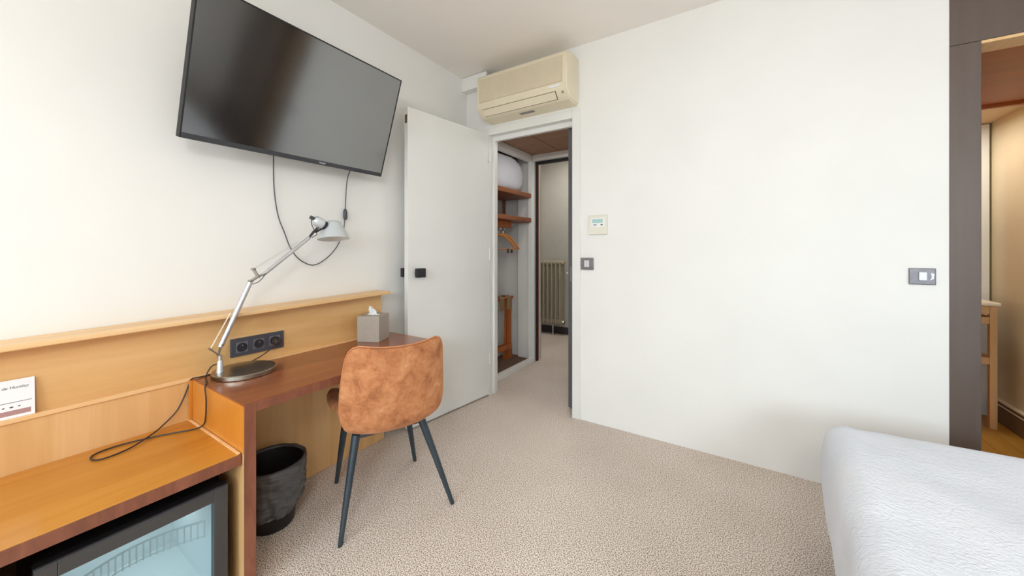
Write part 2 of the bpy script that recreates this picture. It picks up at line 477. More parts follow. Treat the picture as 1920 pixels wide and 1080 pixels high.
# entrance door frame (white) then black outer frame
t4 = thing('trim_4', 'white and black frame of the entrance to the corridor', 'door frame', (-1.9, 3.42, 0), kind='structure')
obj('side_jamb', box(CXF, -1.908, 3.40, 3.46, 0, 2.2, .002), 'gloss_white', t4)
obj('head_jamb', box(-1.908, -1.045, 3.40, 3.46, 2.135, 2.2, .002), 'gloss_white', t4)
obj('head_strip', box(-1.9, -1.045, 3.39, 3.40, 2.16, 2.168), 'gloss_white', t4)
obj('black_jamb', box(-1.908, -1.890, 3.44, 3.475, 0, 2.135, .002), 'black_frame', t4, label='black painted jamb')
obj('black_head', box(-1.890, -1.045, 3.44, 3.475, 2.105, 2.135, .002), 'black_frame', t4, label='black painted head')
obj('wood_edge', box(-1.890, -1.886, 3.468, 3.475, 0, 2.105, .001), 'soffit', t4, label='orange brown wooden edge strip')
struct('wall_corridor_front', box(-3.0, -1.9, 3.531, 3.55, 0, 2.6), 'corridor_wall', 'corridor side of the closet wall', 'wall')
bm = new(); add_box(bm, -1.9, -.95, 3.50, 3.55, 2.2, 2.6)
struct('wall_corridor_head', bm, 'corridor_wall', 'wall above the entrance frame', 'wall')
struct('wall_corridor', box(-3.0, -.95, CY, CY + .06, 0, 2.6), 'corridor_wall', 'warm grey corridor wall behind the radiator', 'wall')
struct('wall_corridor_end', box(-3.06, -3.0, 3.5, CY + .06, 0, 2.6), 'corridor_wall', 'warm grey wall closing the corridor', 'wall')
struct('ceiling_corridor', box(-3.06, -.95, 3.5, CY + .06, 2.6, 2.65), 'ceiling', 'corridor ceiling', 'ceiling')
struct('baseboard_corridor', box(-3.0, -1.05, CY - .015, CY, 0, .10, .002), 'dark_base', 'dark aubergine baseboard under the radiator', 'baseboard')
# entrance door leaf, charcoal, swung back along the hallway's right wall
d2 = thing('door_2', 'charcoal entrance door standing open, seen edge-on in the hallway', 'door', (-1.07, 3.38, 0), kind='structure')
obj('door_leaf', box(-1.13, -1.086, 2.545, 3.375, .012, 2.125, .002), 'grey_door', d2)
h = obj('lever_handle', tube(smooth_path([(-1.13, 2.62, 1.015), (-1.165, 2.62, 1.015), (-1.18, 2.635, 1.015), (-1.18, 2.73, 1.015)]), .009, 10), 'chrome', d2, True, label='chrome lever handle')
obj('rose', lathe([(0, 0), (.024, 0), (.024, .008), (0, .008)], (-1.13, 2.62, 1.015), 20, axis_to((-1, 0, 0))), 'chrome', h, True)
obj('latch_plate', box(-1.115, -1.101, 2.543, 2.546, .96, 1.07, .0005), 'switch_plate', d2)

# ------------------------------------------------------------------ bathroom beyond the brown surround
BY = BW + .12
bf = thing('floor_bathroom', 'golden wooden plank floor of the bathroom', 'floor', (1.2, 3.2, 0), kind='structure')
pw = 0.11; i = 0
x = .70
while x < 1.48:
    y = BY - .12 + (.0 if i % 2 else -.35)
    while y < 4.1:
        a, b = max(y, BW + .004), min(y + .9, 4.1)
        if b - a > .05:
            obj('plank', box(x + .001, min(x + pw, 1.48) - .001, a + .001, b - .001, -.012, 0.002, .0015, seg=1), 'bath_floor', bf)
        y += .9
    x += pw; i += 1
obj('subfloor', box(.7, 1.5, BW + .001, 4.1, -.04, -.012), 'base_brown', bf)
struct('wall_bathroom_right', box(1.48, 1.54, BY, 4.16, 0, 2.2), 'bath_wall', 'glossy beige bathroom wall with taupe baseboard', 'wall')
struct('wall_bathroom_end', box(.64, 1.54, 4.10, 4.16, 0, 2.2), 'bath_wall', 'beige end wall of the bathroom', 'wall')
struct('wall_bathroom_left', box(.64, .70, BY - .008, 4.16, 0, 2.2), 'bath_wall', 'beige left wall of the bathroom', 'wall')
struct('wall_bathroom_fill', box(1.54, RW, BY, BY + .05, 0, 2.2), 'bath_wall', 'wall beside the bathroom opening', 'wall')
struct('ceiling_bathroom', box(.64, 1.54, BY, 4.16, 2.105, 2.15), 'bath_ceiling', 'cream painted bathroom ceiling', 'ceiling')
so = thing('trim_5', 'orange brown wooden soffit inside the bathroom entrance', 'soffit', (1.1, 3, 2.09), kind='structure')
for k in range(1):
    a = .70
    obj('soffit_board', box(a + .001, a + .779, BY, 3.49, 2.088, 2.104, .001, seg=1), 'soffit', so)
obj('soffit_lip', box(.70, 1.48, 3.49, 3.52, 2.07, 2.104, .002), 'soffit', so)
bb = thing('baseboard_bathroom', 'taupe bathroom baseboard with cream beading', 'baseboard', (1.47, 3.3, 0), kind='structure')
obj('board', box(1.465, 1.48, BY, 4.1, .0025, .15, .002), 'base_brown', bb)
obj('bead', box(1.458, 1.48, BY, 4.1, .15, .166, .004), 'table_top', bb)
obj('bead', box(1.461, 1.466, BY, 4.1, .122, .13, .001), 'table_top', bb)
t6 = thing('trim_6', 'white frame and orange wooden door at the far end of bathroom', 'door frame', (1.3, 4.1, 0), kind='structure')
obj('upright', box(1.425, 1.468, 4.06, 4.1, .0025, 2.1, .003), 'gloss_white', t6)
obj('wood_leaf', box(.75, 1.405, 4.075, 4.1, .0025, 2.06, .003), 'soffit', t6)

# ------------------------------------------------------------------ wall panelling, bench, desk
PX, PU = -1.935, -1.952                   # lower and upper panel faces
wp = thing('wall_panelling', 'honey wood panelling with a projecting top rail along the left wall', 'wall panel', (-1.97, .5, 0))
LEDGE, RAIL0, RAIL1 = .664, .902, .920
obj('lower_panel', box(LW + .001, PX, -1.0, 1.515, .001, LEDGE - .01, .0015), 'maple_v', wp)
def lean(bm):
    for v in bm.verts:
        if v.co.z > .85: v.co.z += .021 * (v.co.y - .72)
    return bm


obj('upper_panel', lean(box(LW + .001, PU, -1.0, 1.505, LEDGE, RAIL0, .0015)), 'maple', wp)
obj('ledge', box(LW + .001, PX + .006, -1.0, 1.515, LEDGE - .01, LEDGE + .006, .003), 'maple_edge', wp)
obj('top_rail', lean(box(LW + .001, -1.878, -1.0, 1.522, RAIL0, RAIL1, .004)), 'maple_edge', wp)

DX0, DX1, DT = PX + .007, -1.443, .667    # desk depth, height
DY0, DY1, LT = .557, 1.56, .037
dk = thing('desk', 'red brown waterfall desk with a solid end panel at left', 'desk', ((DX0 + DX1) / 2, 1.0, 0))
RC = .07
poly = [(DX0, DY0), (DX1 - .004, DY0), (DX1 - .004, DY1 - RC)] + [(DX1 - .004 - RC + RC * math.cos(a * PI / 16), DY1 - RC + RC * math.sin(a * PI / 16)) for a in range(1, 9)] + [(DX0, DY1)]
obj('desktop', add_prism(new(), poly, Matrix.Translation((0, 0, DT - .034)), .034), 'desk', dk)
obj('front_edge', box(DX1 - .004, DX1, DY0 + LT, DY1 - RC, DT - .034, DT - .001, .001), 'desk_edge', dk)
obj('end_panel', box(DX0, DX1 - .004, DY0 + .002, DY0 + LT, 0, DT - .034, .0015), 'maple_v', dk)
obj('panel_edge', box(DX1 - .004, DX1, DY0 + .001, DY0 + LT, 0, DT - .001, .001), 'desk_edge', dk, label='worn red brown edge of the end panel')
obj('end_face', box(DX0 + .001, DX1 - .002, DY0 - .001, DY0 + .002, .5, DT - .006, .0005), 'bench_side', dk, label='amber varnished outer face')
obj('corner_post', box(DX0, DX0 + .012, DY0 - .011, DY0 - .001, .5, DT - .006, .001), 'bench_side', dk)

BT0, BT1, BX1 = .459, .497, -1.459
bn = thing('bench', 'low amber wooden bench top over the mini fridge', 'bench', (-1.7, .3, 0))
obj('bench_top', box(PX + .001, BX1 - .004, -.9, DY0 - .002, BT0, BT1, .003), 'bench', bn)
obj('front_edge', box(BX1 - .004, BX1, -.9, DY0 - .002, BT0, BT1 - .001, .001), 'desk_edge', bn, label='red brown front edge')
obj('end_bead', box(PX + .001, BX1 - .004, DY0 - .012, DY0 - .002, BT1, BT1 + .004, .0015), 'maple_edge', bn)
obj('partition', box(PX + .001, BX1, .03, .068, 0, BT0, .001), 'cab_in', bn)
obj('end_panel', box(PX + .001, BX1, -.9, -.865, 0, BT0, .001), 'bench_side', bn)
obj('back_panel', box(PX + .001, PX + .008, -.865, DY0 - .002, .001, BT0, .001), 'cab_in', bn)
bm = box(PX + .008, -1.64, DY0 - .006, DY0 - .0005, .001, BT0 - .001)
obj('side_lining', bm, 'cab_in', bn)

# mini fridge
fr = thing('mini_fridge', 'black glass-door mini fridge under the bench', 'fridge', (-1.7, .33, 0))
FY0, FY1, FZ1, FX = .122, .524, .402, -1.478
bm = new()
add_box(bm, -1.905, FX - .03, FY0 + .004, FY0 + .03, .02, FZ1); add_box(bm, -1.905, FX - .03, FY1 - .03, FY1 - .004, .02, FZ1)
add_box(bm, -1.905, FX - .03, FY0 + .03, FY1 - .03, FZ1 - .03, FZ1); add_box(bm, -1.905, FX - .03, FY0 + .03, FY1 - .03, .02, .05)
add_box(bm, -1.925, -1.905, FY0 + .004, FY1 - .004, .02, FZ1)
obj('cabinet', bm, 'fridge_black', fr)
for yy in (FY0 + .04, FY1 - .04):
    for xx in (-1.88, -1.56):
        obj('foot', lathe([(0, 0), (.014, 0), (.012, .021), (0, .021)], (xx, yy, 0), 12), 'fridge_black', fr, True)
bm = new()
add_box(bm, -1.903, FX - .032, FY0 + .0305, FY0 + .034, .051, FZ1 - .031); add_box(bm, -1.903, FX - .032, FY1 - .034, FY1 - .0305, .051, FZ1 - .031)
add_box(bm, -1.904, -1.9, FY0 + .034, FY1 - .034, .051, FZ1 - .031); add_box(bm, -1.9, FX - .032, FY0 + .034, FY1 - .034, .051, .054)
add_box(bm, -1.9, FX - .032, FY0 + .034, FY1 - .034, FZ1 - .034, FZ1 - .031)
obj('liner', bm, 'fridge_white', fr, label='pale blue-white inner liner')
dr = obj('door_frame', new(), 'fridge_frame', fr)
bm = new(); FW = .038
for y0, y1, z0, z1 in ((FY0, FY0 + FW, .03, FZ1), (FY1 - FW, FY1, .03, FZ1), (FY0 + FW, FY1 - FW, FZ1 - FW, FZ1), (FY0 + FW, FY1 - FW, .03, .03 + FW)):
    add_box(bm, FX - .028, FX, y0, y1, z0, z1, .002)
bpy.data.objects.remove(dr)
dr = obj('door_frame', bm, 'fridge_frame', fr, label='charcoal door frame')
obj('glass', box(FX - .02, FX - .015, FY0 + FW - .004, FY1 - FW + .004, .03 + FW - .004, FZ1 - FW + .004), 'fridge_glass', dr)
obj('top_cap', box(FX - .03, FX - .004, FY0 - .001, FY1 + .001, FZ1, FZ1 + .006, .002), 'fridge_black', dr)
obj('top_highlight', box(FX - .004, FX + .002, FY0 - .001, FY1 + .001, FZ1, FZ1 + .005, .002), 'bezel', dr)  # paler grey strip stands in for the highlight on the door's top edge
# ribbed door shelf inside
bm = new()
pts = [(FX - .05 - .05 * math.sin(PI * k / 20), FY0 + .05 + (FY1 - FY0 - .1) * k / 20, 0) for k in range(21)]
add_tube(bm, [(p[0], p[1], .29) for p in pts], .003, 6); add_tube(bm, [(p[0], p[1], .24) for p in pts], .002, 6)
for p in pts:
    add_tube(bm, [(p[0], p[1], .235), (p[0], p[1], .292)], .0022, 5)
obj('wire_shelf', bm, 'fridge_white', fr, True)
fl = area('fridge_lamp', (-1.75, .33, .355), (0, 0, 0), .1, .18, .42, (0.95, 0.99, 1.0))

# outlet strip on the panelling
ou = thing('outlet_strip', 'anthracite triple wall socket above the desk', 'socket', (PU, .81, .753))
obj('plate', box(PU, PU + .009, .698, .922, .712, .794, .002), 'outlet', ou)
for k, (yy, zz) in enumerate(((.741, .752), (.810, .753), (.879, .754))):
    s = obj('socket', box(PU + .0088, PU + .0118, yy - .024, yy + .024, zz - .024, zz + .024, .0015), 'socket_grey', ou)
    obj('socket_well', lathe([(.0205, 0), (.0205, .0022), (.0175, .0022), (.0175, .0006), (0, .0006)], (PU + .0117, yy, zz), 24, axis_to((1, 0, 0))), 'outlet_dark', s, True)
    obj('earth_pin', lathe([(0, 0), (.0024, 0), (.0024, .008), (0, .009)], (PU + .0115, yy, zz + .009), 10, axis_to((1, 0, 0))), 'steel', s, True)

# desk lamp
LX = -1.85
la = thing('desk_lamp', 'aluminium articulated desk lamp on a round steel base', 'lamp', (-1.825, .70, DT))
obj('base', lathe([(0, 0), (.112, 0), (.115, .003), (.115, .017), (.112, .02), (0, .02)], (-1.822, .706, DT), 64), 'base_steel', la, True, label='round brushed steel base')
obj('post', lathe([(0, 0), (.0145, 0), (.013, .01), (.0095, .048), (.0075, .05), (.0075, .07), (0, .07)], (LX, .627, DT + .02), 20), 'alu', la, True)
def bar(a, b, r, seg=8): return tube([(LX, a[0], a[1]), (LX, b[0], b[1])], r, seg)
jt = obj('lower_joint', bar((.627, .745), (.621, .762), .006), 'steel', la, True)
bm = new()
for a, b in (((.621, .762), (.594, .789)), ((.621, .762), (.633, .800))):
    for dx in (-.007, .007):
        add_tube(bm, [(LX + dx * .4, a[0], a[1]), (LX + dx, b[0], b[1])], .0028, 6)
for y, z in ((.594, .789), (.633, .8), (.621, .762)):
    add_lathe(bm, [(0, -.012), (.0045, -.012), (.0045, .012), (0, .012)], (LX, y, z), 12, axis_to((1, 0, 0)))
obj('fork', bm, 'steel', jt, True)
obj('lower_arm', tube([(LX, .628, .792), (LX, .737, 1.052)], .0105, 14), 'alu', la, True)
bm = new()
for dx in (-.003, .003):
    add_tube(bm, [(LX + dx, .594, .789), (LX + dx, .664, .928)], .0012, 5)
obj('lower_tension_wire', bm, 'table_top', la, True)
bm = new()
for a, b in (((.739, 1.058), (.768, 1.077)), ((.768, 1.077), (.750, 1.110)), ((.768, 1.077), (.792, 1.086))):
    for dx in (-.007, .007):
        add_tube(bm, [(LX + dx, a[0], a[1]), (LX + dx, b[0], b[1])], .0042, 6)
for y, z in ((.739, 1.058), (.750, 1.110), (.768, 1.077)):
    add_lathe(bm, [(0, -.013), (.006, -.013), (.006, .013), (0, .013)], (LX, y, z), 12, axis_to((1, 0, 0)))
obj('elbow', bm, 'steel', la, True, label='Y-shaped steel elbow joint')
obj('upper_arm', tube([(LX, .788, 1.083), (LX, .998, 1.258)], .009, 14), 'alu', la, True)
bm = new()
for dx in (-.010, .010):
    add_tube(bm, [(LX + dx, .750, 1.110), (LX + dx, .945, 1.236)], .0009, 5)
obj('upper_tension_wire', bm, 'alu', la, True)
obj('arm_cable', tube(smooth_path([(LX + .011, .742, 1.045), (LX + .011, .765, 1.053), (LX + .011, .782, 1.07), (LX + .011, .795, 1.09)]), .0018, 6), 'cord_grey', la, True)
bm = new()
for a, b in (((.995, 1.255), (1.022, 1.292)), ((1.022, 1.292), (1.05, 1.300)), ((1.0, 1.262), (1.042, 1.312)), ((1.03, 1.285), (1.082, 1.318))):
    for dx in (-.007, .007):
        add_tube(bm, [(LX + dx, a[0], a[1]), (LX + dx, b[0], b[1])], .0028, 6)
hd = obj('head_joint', bm, 'dark_metal', la, True)
dv = Vector((0, .55, -.25)).normalized()
c0 = Vector((LX, 1.012, 1.352))
obj('lamp_holder', lathe([(0, 0), (.012, .0), (.02, .008), (.027, .02), (.027, .055), (.022, .06), (0, .06)], tuple(c0), 24, axis_to(dv)), 'shade', hd, True, label='silver bulb housing')
obj('holder_ring', lathe([(.0, .06), (.022, .06), (.022, .074), (.0, .074)], tuple(c0), 20, axis_to(dv)), 'outlet_dark', hd, True)
obj('tilt_knob', lathe([(0, -.016), (.009, -.016), (.009, 0.004), (0, .004)], tuple(c0 + Vector((.01, .0, .002))), 14, axis_to(dv)), 'outlet', hd, True)
obj('head_cable', tube(smooth_path([(LX + .01, 1.004, 1.348), (LX + .02, .998, 1.325), (LX + .014, 1.018, 1.290), (LX + .012, 1.03, 1.275), (LX + .01, 1.005, 1.258)]), .0018, 6), 'cord', hd, True)
ax = Vector((-.15, .03, 1)).normalized()
obj('lamp_shade', lathe([(0, .094), (.036, .094), (.041, .09), (.045, .08), (.076, .004), (.078, 0), (.075, .002), (.043, .078), (.036, .086), (0, .086)], (LX, 1.126, 1.253), 48, axis_to(ax)), 'shade', la, True, label='satin aluminium cone shade')
obj('bulb', lathe([(0, .028), (.014, .034), (.02, .05), (.016, .066), (.012, .086), (0, .086)], (LX, 1.126, 1.253), 16, axis_to(ax)), 'logo', la, True)
z = BT1 + .0035
pc = obj('power_cord', tube(smooth_path([
    (LX - .002, .62, .724), (LX - .02, .605, .712), (LX - .03, .593, .685), (LX - .02, .586, DT + .004), (-1.80, .567, DT + .0035), (-1.765, .5505, DT - .004),
    (-1.752, .5500, .62), (-1.757, .5500, .55), (-1.78, .549, .515), (-1.805, .535, z), (-1.815, .51, z), (-1.845, .456, z), (-1.872, .39, z), (-1.883, .331, z),
    (-1.872, .283, z), (-1.842, .269, z), (-1.808, .285, z), (-1.818, .35, z + .001), (-1.868, .42, z + .006), (-1.915, .465, z + .012), (-1.922, .509, .552), (-1.924, .535, .607), (-1.922, .552, .66),
    (-1.905, .56, DT + .005), (-1.905, .585, DT + .003), (-1.922, .66, DT + .003), (-1.922, .745, DT + .01), (-1.915, .80, .695), (-1.91, .845, .722), (-1.913, .872, .742)], 6), .0026, 7), 'cord', la, True, label='thin brown power cord looped over the bench')
obj('plug', lathe([(0, 0), (.018, 0), (.018, .012), (.013, .022), (.008, .032), (0, .033)], (PU + .013, .879, .754), 20, axis_to((1, 0, -.35))), 'cord', pc, True, label='black plug in the right-hand socket')

# tissue box
tb = thing('tissue_box', 'taupe cube tissue box with a white tissue, at the desk end', 'tissue box', (-1.852, 1.375, DT), rotz=math.radians(27))
s = .066
obj('carton', box(-s, s, -s, s, 0, .148, .002), 'tissuebox', tb, local=True)
obj('slot', box(-.035, .035, -.012, .012, .1475, .149), 'paper', tb, local=True)
bm = new(); t = []
for k in range(9):
    a = -1 + k / 4
    row = []
    for j in range(6):
        f = j / 5
        row.append(bm.verts.new((a * .036 * (1 - .75 * f) - .012 * f + .004 * math.sin(k * 2.1 + j), .010 * math.sin(k * 1.3 + j * .9) * (1 - .4 * f), .146 + .05 * f * (1 - .3 * max(0, a)))))
    t.append(row)
for a, b in zip(t, t[1:]):
    for j in range(5): bm.faces.new((a[j], b[j], b[j + 1], a[j + 1]))
o = obj('tissue', bm, 'paper', tb, True, local=True)
md = o.modifiers.new('thickness', 'SOLIDIFY'); md.thickness = .002

# information card leaning on the ledge
ic = thing('information_card', 'white printed information card leaning on the panel ledge', 'card', (PX, .08, LEDGE + .006))
CW0, CW1, CHh = -.03, .163, .118
tilt = math.atan2(.012, CHh)
mxc = Matrix.Translation((PX + .001, CW1, LEDGE + .0065)) @ Matrix.Rotation(-tilt, 4, 'Y') @ Matrix(((0, 0, 1, 0), (1, 0, 0, 0), (0, 1, 0, 0), (0, 0, 0, 1)))
# card-local: x leftwards is negative (toward -Y), y up, z out of the card
bm = new(); add_prism(bm, [(-(CW1 - CW0), 0), (0, 0), (0, CHh), (-(CW1 - CW0), CHh)], mxc, .0012)
obj('sheet', bm, 'paper', ic)
up = Matrix.Translation((0, 0, .0012))
text_obj('heading', 'Atelier de Huntley', .0115, 'ink', ic, mxc @ Matrix.Translation((-.012, .094, .0013)), shear=.15, align='RIGHT')
def flat(x0, x1, y0, y1): 
    b = new(); add_prism(b, [(x0, y0), (x1, y0), (x1, y1), (x0, y1)], mxc @ up, .0003); return b
obj('rule', flat(-.16, -.006, .0475, .049), 'ink', ic)
for k, xx in enumerate((-.075, -.06, -.045, -.03)):
    b = new(); add_prism(b, [(xx + .0028 * math.cos(a * PI / 4) * (1.5, 1, 1.5, 1)[k], .034 + .0025 * math.sin(a * PI / 4)) for a in range(8 if k % 2 == 0 else 6)], mxc @ up, .0003)
    obj('pictogram', b, 'ink', ic)
obj('colour_band', flat(-.16, -.008, .009, .024), 'ink_rose', ic)

# ------------------------------------------------------------------ television on the wall
TVW, TVH = .97, .58
tvm = Matrix.Translation((-1.788, .983, 1.916)) @ Matrix.Rotation(.05, 4, 'Z') @ Matrix.Rotation(.328, 4, 'Y') @ Matrix.Rotation(.012, 4, 'X')
tv = thing('television', 'large flat screen television tilted down from the left wall', 'television', (-1.95, .98, 1.9))
def tvbox(x0, x1, y0, y1, z0, z1, b=0.0):
    t = box(x0, x1, y0, y1, z0, z1, b=b); bmesh.ops.transform(t, matrix=tvm, verts=t.verts); return t
W2, H2 = TVW / 2, TVH / 2
obj('screen', tvbox(-.004, .001, -W2 + .006, W2 - .006, -H2 + .022, H2 - .006), 'screen', tv)
bm = new()
for a in ((-W2, -W2 + .006, -H2, H2), (W2 - .006, W2, -H2, H2), (-W2 + .006, W2 - .006, H2 - .006, H2)):
    add_box(bm, -.03, .003, a[0], a[1], a[2], a[3], .001)
bmesh.ops.transform(bm, matrix=tvm, verts=bm.verts)
obj('bezel', bm, 'tv_back', tv)
ch = obj('lower_bezel', tvbox(-.03, .004, -W2 + .006, W2 - .006, -H2, -H2 + .022, .002), 'bezel', tv)
text_obj('maker_name', 'PHILIPS', .011, 'logo', ch, tvm @ Matrix.Translation((.0042, .10, -H2 + .011)) @ Matrix(((0, 0, 1, 0), (1, 0, 0, 0), (0, 1, 0, 0), (0, 0, 0, 1))), .0004)
obj('back_cover', tvbox(-.032, -.004, -W2 + .006, W2 - .006, -H2 + .022, H2 - .006, .002), 'tv_back', tv)
obj('rear_housing', tvbox(-.065, -.032, -.3, .3, -.2, .12, .01), 'tv_back', tv)
bm = new()
add_box(bm, LW + .003, LW + .018, .85, 1.12, 1.72, 2.02, .003); add_box(bm, LW + .018, -1.86, .93, 1.04, 1.86, 1.95, .004)
obj('wall_bracket', bm, 'tv_back', tv)

tc = thing('television_cable', 'thin grey cable hanging in a loop below the television', 'cable', (LW + .02, 1.1, 1.1))
cp = [(-1.94, .875, 1.72), (-1.985, .893, 1.633), (-2.005, .905, 1.5), (-2.008, .925, 1.37), (-2.008, .957, 1.28), (-2.008, .985, 1.206), (-2.008, 1.03, 1.145), (-2.008, 1.10, 1.112), (-2.008, 1.17, 1.14), (-2.008, 1.24, 1.21), (-2.008, 1.278, 1.29), (-2.008, 1.293, 1.38), (-2.006, 1.297, 1.5), (-1.995, 1.301, 1.62), (-1.94, 1.303, 1.70)]
obj('cord', tube(smooth_path(cp, 6), .0028, 7), 'cord_grey', tc, True)
obj('inline_switch', lathe([(0, -.034), (.006, -.033), (.011, -.02), (.0115, 0), (.011, .02), (.006, .033), (0, .034)], (-2.006, 1.294, 1.405), 16), 'outlet', tc, True, label='grey oval inline switch')

# ------------------------------------------------------------------ air conditioner and trunking over the doorway
ac = thing('air_conditioner', 'cream wall-mounted air conditioner above the doorway', 'air conditioner', (-1.36, BW, 2.2))
AX0, AX1, AZ0, AZ1, AY = -1.755, -1.0, 2.195, 2.515, BW - .205
prof = [(BW, 2.545), (BW - .12, 2.545), (AY + .01, 2.52), (AY, 2.505), (AY, 2.287), (AY + .012, 2.268), (AY + .06, 2.219), (AY + .08, 2.212), (BW, 2.212)]
bm = new(); add_prism(bm, prof, Matrix(((0, 0, 1, AX0), (1, 0, 0, 0), (0, 1, 0, 0), (0, 0, 0, 1))), AX1 - AX0)
bmesh.ops.bevel(bm, geom=[e for e in bm.edges if e.calc_length() < AX1 - AX0 - .01], offset=.01, segments=3, affect='EDGES')
obj('casing', bm, 'cream', ac, True)
g = obj('front_grille', box(AX0 + .03, AX1 - .03, AY - .004, AY + .004, 2.315, 2.49, .003), 'cream_dark', ac)
for k in range(28):
    zz = 2.32 + k * .006
    obj('grille_slat', box(AX0 + .035, AX1 - .035, AY - .006, AY - .004, zz, zz + .003), 'cream', g)
obj('lower_band', box(AX0 + .02, AX1 - .02, AY - .003, AY + .006, 2.288, 2.308, .003), 'cream', ac)
bm = new(); q = (AX1 - AX0 - .14)
add_prism(bm, [(0, .002), (.052, .002), (.052, .009), (0, .009)], Matrix(((0, 0, 1, AX0 + .05), (.69, -.72, 0, AY + .012), (-.72, -.69, 0, 2.265), (0, 0, 0, 1))), q)
obj('louvre_flap', bm, 'cream', ac, label='hinged air outlet flap')
bm = new(); add_prism(bm, [(0, -.001), (.059, -.001), (.059, .0015), (0, .0015)], Matrix(((0, 0, 1, AX0 + .047), (.69, -.72, 0, AY + .012), (-.72, -.69, 0, 2.267), (0, 0, 0, 1))), q + .006)
obj('outlet_gap', bm, 'outlet_dark', ac)
obj('indicator_window', box(-1.13, -1.05, AY - .005, AY, 2.289, 2.303, .001), 'thermo_white', ac)
obj('status_lamp', box(-1.045, -1.032, AY + .018, AY + .03, 2.248, 2.262, .001), 'steel', ac)
obj('rating_label', box(-1.43, -1.31, AY + .1, AY + .135, 2.2105, 2.2122), 'switch_plate', ac)
tr = thing('pipe_trunking', 'white pipe trunking running from the corner to the air conditioner', 'trunking', (-1.9, BW, 2.5))
obj('channel', box(LW + .001, -1.762, BW - .07, BW, 2.52, 2.632, .004), 'wall', tr)
obj('end_collar', box(-1.762, -1.70, BW - .05, BW, 2.548, 2.6, .004), 'steel', tr)

# thermostat and switches on the back wall
th = thing('thermostat', 'ivory wall thermostat with a pale teal display', 'thermostat', (-.855, BW, 1.365))
obj('case', box(-.919, -.791, BW - .022, BW, 1.30, 1.432, .004), 'thermo', th)
obj('window', box(-.902, -.803, BW - .0235, BW - .0215, 1.352, 1.412, .001), 'thermo_white', th)
obj('display', box(-.890, -.818, BW - .0245, BW - .0232, 1.378, 1.404), 'lcd', th)
for a, b in ((-.881, -.873), (-.869, -.861), (-.832, -.818)):
    obj('button', box(a, b, BW - .0255, BW - .0232, 1.361, 1.369, .0005), 'outlet', th)


def wall_switch(x0, x1, z0, z1, label, rx0, rx1, mark):
    t = thing('light_switch', label, 'light switch', ((x0 + x1) / 2, BW, (z0 + z1) / 2), group='titanium switches on the back wall')
    obj('plate', box(x0, x1, BW - .009, BW, z0, z1, .003), 'switch_plate', t)
    rk = obj('rocker', box(rx0, rx1, BW - .014, BW - .009, z0 + .018, z1 - .016, .003), 'switch_rocker', t)
    rk.rotation_euler = (0, 0, 0)
    if mark:
        bm = new(); xm = rx1 + .008
        add_prism(bm, [(xm, z0 + .02), (xm + .012, z0 + .028), (xm + .014, z1 - .024), (xm + .003, z1 - .02), (xm + .006, z0 + .035)], Matrix(((1, 0, 0, 0), (0, 0, -1, BW - .0088), (0, 1, 0, 0), (0, 0, 0, 1))), .001)
        obj('marking', bm, 'switch_rocker', t)


wall_switch(-.980, -.888, 1.056, 1.139, 'square titanium light switch beside the doorway', -.954, -.918, False)
wall_switch(.634, .720, 1.037, 1.112, 'wide titanium light switch beside the brown bathroom surround', .664, .692, True)

# ------------------------------------------------------------------ chair
F = Vector((-.907, .422, 0)); ang = math.atan2(.907, .422)     # local +x = right seen from behind, +y = forward
chr_ = thing('chair', 'tan suede shell chair with tapered blue-grey metal legs at the desk', 'chair', (-1.477, 1.178, 0), rotz=math.atan2(.907, .422))
XO = -.013


def lerp_tab(tab, v):
    for (a, ra), (b, rb) in zip(tab, tab[1:]):
        if v <= b:
            t = (v - a) / (b - a); t = t * t * (3 - 2 * t) if False else t
            return [x + (y - x) * t for x, y in zip(ra, rb)]
    return tab[-1][1]


# outer back shell: v -> (y, z, half width, forward wrap, upward curl)
bt = [(0.0, (.10, .402, .100, 0, .020)), (.06, (.05, .396, .130, 0, .026)), (.14, (-.03, .392, .155, 0, .032)), (.22, (-.12, .396, .178, .01, .034)), (.29, (-.185, .413, .198, .03, .03)), (.34, (-.215, .441, .212, .05, .02)), (.39, (-.231, .48, .221, .068, .010)),
      (.45, (-.240, .52, .226, .08, .004)), (.56, (-.250, .60, .224, .085, 0)), (.70, (-.258, .68, .217, .08, 0)), (.85, (-.266, .745, .209, .07, 0)), (.93, (-.270, .777, .198, .06, 0)), (.975, (-.272, .793, .184, .05, 0)), (1.0, (-.273, .801, .16, .04, 0))]
NU, NV = 20, 34


def shell_pt(u, v):
    y, z, hw, wr, cu = lerp_tab(bt, v)
    return Vector((XO + u * hw, y + wr * abs(u) ** 2.4, z + cu * abs(u) ** 3 - (.012 * (1 - u * u) if v > .9 else .012 * (1 - u * u) * max(0, (v - .6) / .3))))


bm = new(); G = [[bm.verts.new(shell_pt(-1 + 2 * i / NU, j / NV)) for i in range(NU + 1)] for j in range(NV + 1)]
for j in range(NV):
    for i in range(NU):
        bm.faces.new((G[j][i], G[j][i + 1], G[j + 1][i + 1], G[j + 1][i]))
o = obj('backrest', bm, 'suede', chr_, True, local=True, angle=180)
for p in o.data.polygons: pass
md = o.modifiers.new('thickness', 'SOLIDIFY'); md.thickness = .032; md.offset = 0
md2 = o.modifiers.new('smooth', 'SUBSURF'); md2.levels = 1; md2.render_levels = 2
edge = [shell_pt(-1, v / 40) for v in range(6, 41)] + [shell_pt(-1 + 2 * k / 16, 1) for k in range(1, 16)] + [shell_pt(1, v / 40) for v in range(40, 5, -1)]
obj('piping', tube([e + Vector((0, -.017, .004)) * 1.0 for e in edge], .0032, 6), 'piping', o, True, local=True, label='stitched tan piping along the back edge')
